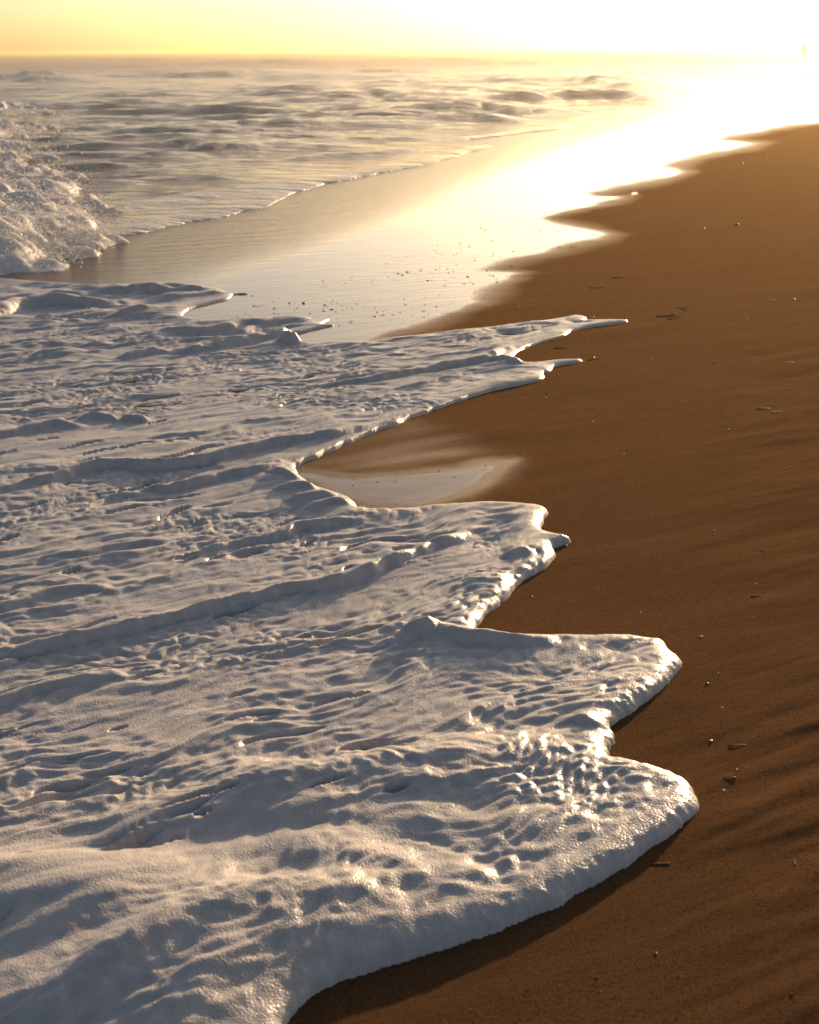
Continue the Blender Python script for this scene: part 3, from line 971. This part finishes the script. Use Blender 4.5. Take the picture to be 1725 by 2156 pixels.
SHELLS = [
 (1476, 1342, .0090, 'pale', 25, 'whitish shell fragment right of the broad foam tongue'),
 (1512, 1418, .0050, 'pale', 80, 'tiny gleaming shell flake right above the rust dark pebble'),
 (1497, 1559, .0075, 'pale', 10, 'pale shell flake level with the top of the lowest foam tongue'),
 (1524, 1665, .0065, 'pale', 140, 'pale shell flake right of the tip of the lowest foam tongue'),
 (1349, 1288, .0055, 'pale', 60, 'small pale shell flake above the broad foam tongue'),
 (1592, 1229, .0050, 'pale', 30, 'small pale shell flake above the short stick at right'),
 (1274, 771, .0120, 'amber', 15, 'orange shell flake right of the second pointed foam tongue'),
 (1314, 956, .0075, 'pale', 120, 'pale shell flake right of the shiny wet pocket'),
 (1532, 874, .0100, 'amber', 20, 'amber shell flake in the middle of the sand at right'),
 (1372, 756, .0080, 'pale', 70, 'pale shell flake to the right of the orange shell flake'),
 (1573, 671, .0090, 'pale', 10, 'pale shell flake on sand to the right below the green leaf'),
 (1382, 2007, .0055, 'amber', 45, 'amber shell flake on dark sand at the bottom'),
 (1521, 1490, .0045, 'pale', 15, 'tiny pale flake below the rust dark pebble'),
 (1238, 716, .0070, 'pale', 35, 'pale shell flake just below the longest pointed foam tip'),
 (1128, 572, .0110, 'pale', 35, 'pale shell flake at the edge of the bright wet film'),
]
for k, (px, py, sz, colr, rot, lab) in enumerate(SHELLS):
    V, F = shell_mesh(400 + k)
    o = mesh_obj('shell_flake', V, F, {'pale': M_SHELL, 'amber': M_AMBER}[colr], label=lab, cat='shell', group='shell flakes scattered on the sand')
    lay(o, px, py, sz * 0.75, rot, 0.0004, (0.25, -0.2))

TWIGS = [  # x, y, length m, thickness m, turn, material, label
 (1406, 666, .150, .0042, 12, M_TWIG, 'dark twig lying beside the green leaf'),
 (1592, 1255, .030, .0018, 10, M_TWIG, 'short dark stick at right above the shell fragment'),
 (1552, 1570, .040, .0020, 20, M_TWIG, 'brown stick right of the small foam lobe near bottom'),
 (1607, 1160, .020, .0022, 130, M_TWIG, 'bent reddish twig bit below the long dark furrow'),
 (1502, 1118, .018, .0022, 60, M_TWIG, 'tiny twig standing at the left end of the dark furrow'),
 (1537, 1639, .028, .0018, 160, M_TWIG, 'thin stick just above the flake by the lowest tongue'),
 (1389, 1818, .042, .0016, 172, M_TWIG, 'thin dark stick in the shadow of the lowest foam tongue'),
 (1662, 766, .060, .0035, 25, M_STRAW, 'orange straw bit near the right edge'),
 (1607, 861, .055, .0034, 12, M_STRAW, 'left straw bit of the pair at right'),
 (1634, 868, .050, .0030, 25, M_STRAW, 'right straw bit of the pair at right'),
 (1522, 906, .030, .0022, 85, M_TWIG, 'left one of two small upright twig bits'),
 (1534, 905, .030, .0022, 70, M_TWIG, 'right one of two small upright twig bits'),
 (1180, 732, .070, .0030, 4, M_TWIG, 'dark sliver of weed in the notch between pointed tongues'),
 (1250, 758, .060, .0028, 8, M_TWIG, 'dark sliver of weed right of the second pointed tongue'),
 (1303, 586, .090, .0036, 14, M_TWIG, 'dark weed streak right of the bright wet film'),
 (1258, 606, .120, .0034, 30, M_TWIG, 'long dark weed streak below the wet film edge'),
 (1672, 1817, .022, .0014, 80, M_TWIG, 'thin twig near the lower right edge'),
]
for k, (px, py, ln, th, rot, mt, lab) in enumerate(TWIGS):
    r = np.random.default_rng(500 + k)
    path, rad = [], []
    for i in range(9):
        t = i / 8
        path.append(((t - 0.5) * ln, ln * (0.10 * math.sin(2.4 * t + k) + r.normal(0, .012)), th * 0.6 + ln * 0.05 * math.sin(math.pi * t) * ((k % 3) / 2)))
        rad.append(th * (1.0 - 0.6 * t) * r.uniform(0.85, 1.15))
    V, F = tube(path, rad)
    V = V * 0.8
    o = ngon_obj('twig', V, F, mt, label=lab, cat='twig', group='twigs and weed bits on the sand')
    lay(o, px, py, 1.0, rot)
    if k == 0:                                                # a side shoot
        V, F = tube([(0.02, 0, th), (0.035, 0.012, th * 2), (0.052, 0.018, th * 2.4)], [th * .6, th * .45, th * .2])
        ngon_obj('side_shoot', V, F, mt, parent=o)


def build_leaf():
    V, F = [], []
    n = 12
    for i in range(n + 1):
        t = i / n
        w = 0.0001 + 0.020 * math.sin(math.pi * t ** 0.8) * (1 - 0.25 * t)
        z = 0.012 + 0.030 * t * t + 0.006 * math.sin(5 * t)
        for j, f in enumerate((-1, -0.5, 0, 0.5, 1)):
            V.append(((t - 0.5) * 0.075, f * w, z + 0.45 * w * f * f))
    for i in range(n):
        for j in range(4):
            q = i * 5 + j
            F.append((q, q + 1, q + 6, q + 5))
    o = ngon_obj('leaf', V, F, M_LEAF, label='curled pale green leaf lying on the sand beside the dark twig', cat='leaf')
    md = o.modifiers.new('thickness', 'SOLIDIFY'); md.thickness = 0.0009
    v, f = tube([((t - 0.5) * 0.075 - (0.012 if t == 0 else 0), 0, 0.0128 + 0.030 * t * t + 0.006 * math.sin(5 * t)) for t in np.linspace(0, 0.95, 8)], np.linspace(0.0013, 0.0004, 8))
    ngon_obj('midrib', v, f, M_STRAW, parent=o)
    return lay(o, 1432, 660, 1.0, 140)


build_leaf()


# ------------------------------------------------------------------ uncountable grit
OCT_V = np.array([(1, 0, 0), (-1, 0, 0), (0, 1, 0), (0, -1, 0), (0, 0, 1), (0, 0, -1)], float)
OCT_F = np.array([(0, 2, 4), (2, 1, 4), (1, 3, 4), (3, 0, 4), (2, 0, 5), (1, 2, 5), (3, 1, 5), (0, 3, 5)])


def grit(name, xy, size, flat, mat, label, cat, long=1.0):
    n = len(xy)
    z = sand_height(xy[:, 0], xy[:, 1])
    a = RNG.uniform(0, np.pi, n)
    v = np.repeat(OCT_V[None], n, 0) * np.stack([size * long, size, size * flat], 1)[:, None]
    c, s_ = np.cos(a)[:, None], np.sin(a)[:, None]
    x, y = v[..., 0] * c - v[..., 1] * s_, v[..., 0] * s_ + v[..., 1] * c
    V = np.stack([x + xy[:, :1], y + xy[:, 1:], v[..., 2] + z[:, None] + (size * flat * 0.4)[:, None]], -1).reshape(-1, 3)
    F = (OCT_F[None] + (np.arange(n) * 6)[:, None, None]).reshape(-1, 3)
    return mesh_obj(name, V, F, mat, label=label, cat=cat, kind='stuff')


def scatter(n, y0, y1, keep):
    out = []
    while len(out) < n:
        y = math.exp(RNG.uniform(math.log(y0), math.log(y1)))
        x = RNG.uniform(-0.40, 0.45) * y
        if keep(x, y):
            out.append((x, y))
    return np.array(out)


FILM_POLY = at([(430, 690), (885, 700), (1062, 609), (1110, 560), (1260, 500), (1170, 460), (1300, 425), (1000, 470), (800, 560), (600, 610)])
POCKET_POLY = at([(680, 1000), (860, 985), (1050, 972), (1060, 985), (1000, 1030), (900, 1050), (780, 1050)])
DRY_POLY = at([(1000, 700), (1400, 420), (2000, 300), (2300, 2300), (700, 2300), (1480, 1750), (1480, 1600), (1300, 1550), (1460, 1400), (1400, 1310), (1010, 1310), (1220, 1140), (1170, 1040), (1060, 1000), (900, 900), (1160, 820), (1330, 690)])


def in_poly(poly):
    return lambda x, y: bool(inside(np.array([[x]]), np.array([[y]]), poly)[0, 0])


p1 = scatter(520, 7, 17, in_poly(FILM_POLY))
p2 = scatter(80, 4, 6, in_poly(POCKET_POLY))
xy = np.vstack([p1, p2])
grit('sand_specks', xy, np.where(xy[:, 1] > 6.5, RNG.lognormal(-5.4, .35, len(xy)), RNG.lognormal(-6.0, .35, len(xy))), 0.25, M_SPECK,
     'dark specks of sand standing out of the mirror wet film', 'specks', 1.6)
p3 = scatter(1800, 1.6, 26, in_poly(DRY_POLY))
grit('shell_grit', p3, RNG.lognormal(-6.85, 0.45, len(p3)) * np.interp(p3[:, 1], [1.6, 5, 20], [0.5, 1.0, 2.4]), 0.5, M_GRIT,
     'fine glinting shell grit scattered over the brown sand', 'grit', 1.3)
p4 = scatter(1400, 1.6, 26, in_poly(DRY_POLY))
grit('dark_grit', p4, RNG.lognormal(-7.0, 0.45, len(p4)) * np.interp(p4[:, 1], [1.6, 5, 20], [0.8, 1.0, 2.2]), 0.6, M_PEBBLE,
     'fine dark grit scattered over the brown sand', 'grit', 1.5)


# ------------------------------------------------------------------ far walker
def skin(name, pts, edges, radii, mat, root=0, **kw):
    me = bpy.data.meshes.new(name)
    me.from_pydata(pts, edges, [])
    me.materials.append(mat)
    o = link(bpy.data.objects.new(name, me), **kw)
    o.modifiers.new('skin', 'SKIN').use_smooth_shade = True
    o.modifiers.new('subdivision', 'SUBSURF').levels = 1
    o.modifiers['subdivision'].render_levels = 2
    for v, r in zip(me.skin_vertices[0].data, radii):
        v.radius = (r, r * 0.85)
    me.skin_vertices[0].data[root].use_root = True
    return o


def build_person():
    x, y = spot(1692, 124.0)
    P = [(0, 0, .95), (0, 0, 1.15), (0, 0, 1.38), (0, 0, 1.50), (0, -.01, 1.60), (0, -.01, 1.72),
         (.17, 0, 1.40), (.24, .02, 1.14), (.25, -.06, .90), (.25, -.09, .80), (-.17, 0, 1.40), (-.24, .02, 1.14), (-.25, .03, .89), (-.25, .02, .79),
         (.09, 0, .90), (.10, -.04, .50), (.10, .02, .09), (.11, -.13, .04), (-.09, 0, .90), (-.10, .04, .50), (-.10, .14, .10), (-.11, .0, .04)]
    E = [(0, 1), (1, 2), (2, 3), (3, 4), (4, 5), (2, 6), (6, 7), (7, 8), (8, 9), (2, 10), (10, 11), (11, 12), (12, 13), (0, 14), (14, 15), (15, 16), (16, 17), (0, 18), (18, 19), (19, 20), (20, 21)]
    R = [.15, .14, .15, .06, .10, .085, .07, .05, .038, .04, .07, .05, .038, .04, .095, .065, .042, .035, .095, .065, .042, .035]
    o = skin('person', P, E, R, plain('walker_skin', (0.36, 0.22, 0.15), 0.5), label='tiny distant person walking on the beach in the sun glare', cat='person')  # plain brown skin tone
    o.location = (x, y, ground(x, y))
    o.rotation_euler = (0, 0, math.radians(20))
    skin('shirt', [(0, 0, .92), (0, 0, 1.15), (0, 0, 1.38), (.18, 0, 1.39), (.23, .02, 1.2), (-.18, 0, 1.39), (-.23, .02, 1.2)], [(0, 1), (1, 2), (2, 3), (3, 4), (2, 5), (5, 6)],
         [.175, .165, .165, .085, .065, .085, .065], plain('ochre_shirt', (0.42, 0.26, 0.14), 0.8), parent=o)
    skin('shorts', [(0, 0, .95), (.09, 0, .86), (.10, -.03, .58), (-.09, 0, .86), (-.10, .03, .58)], [(0, 1), (1, 2), (0, 3), (3, 4)], [.165, .115, .09, .115, .09],
         plain('dark_shorts', (0.05, 0.05, 0.06), 0.8), parent=o)
    V, F = ico(2)
    V = V * np.array([.095, .105, .085]) + np.array([0, .015, 1.70])
    mesh_obj('hair', V, F, plain('dark_hair', (0.03, 0.02, 0.015), 0.6), parent=o)
    return o


build_person()

# ------------------------------------------------------------------ air
def build_haze():
    x0, x1, y0, y1, z0, z1 = -9700, 9700, -1.5, 9700, -2.4, 2.2
    V = [(x, y, z) for x in (x0, x1) for y in (y0, y1) for z in (z0, z1)]
    F = [(0, 1, 3, 2), (4, 6, 7, 5), (0, 4, 5, 1), (2, 3, 7, 6), (0, 2, 6, 4), (1, 5, 7, 3)]
    m = bpy.data.materials.new('glow_haze')
    m.use_nodes = True
    n, l = m.node_tree.nodes, m.node_tree.links
    n.remove(n['Principled BSDF'])
    v = n.new('ShaderNodeVolumePrincipled')
    v.inputs['Color'].default_value = (1.0, 0.78, 0.42, 1)  # golden tint put in for the glare around the sun
    v.inputs['Density'].default_value = 0.0010
    v.inputs['Anisotropy'].default_value = 0.80
    l.new(v.outputs[0], n['Material Output'].inputs['Volume'])
    return mesh_obj('haze', V, F, m, smooth=False, label='golden haze added over the beach and sea for the sun glare', cat='haze', kind='stuff')


build_haze()
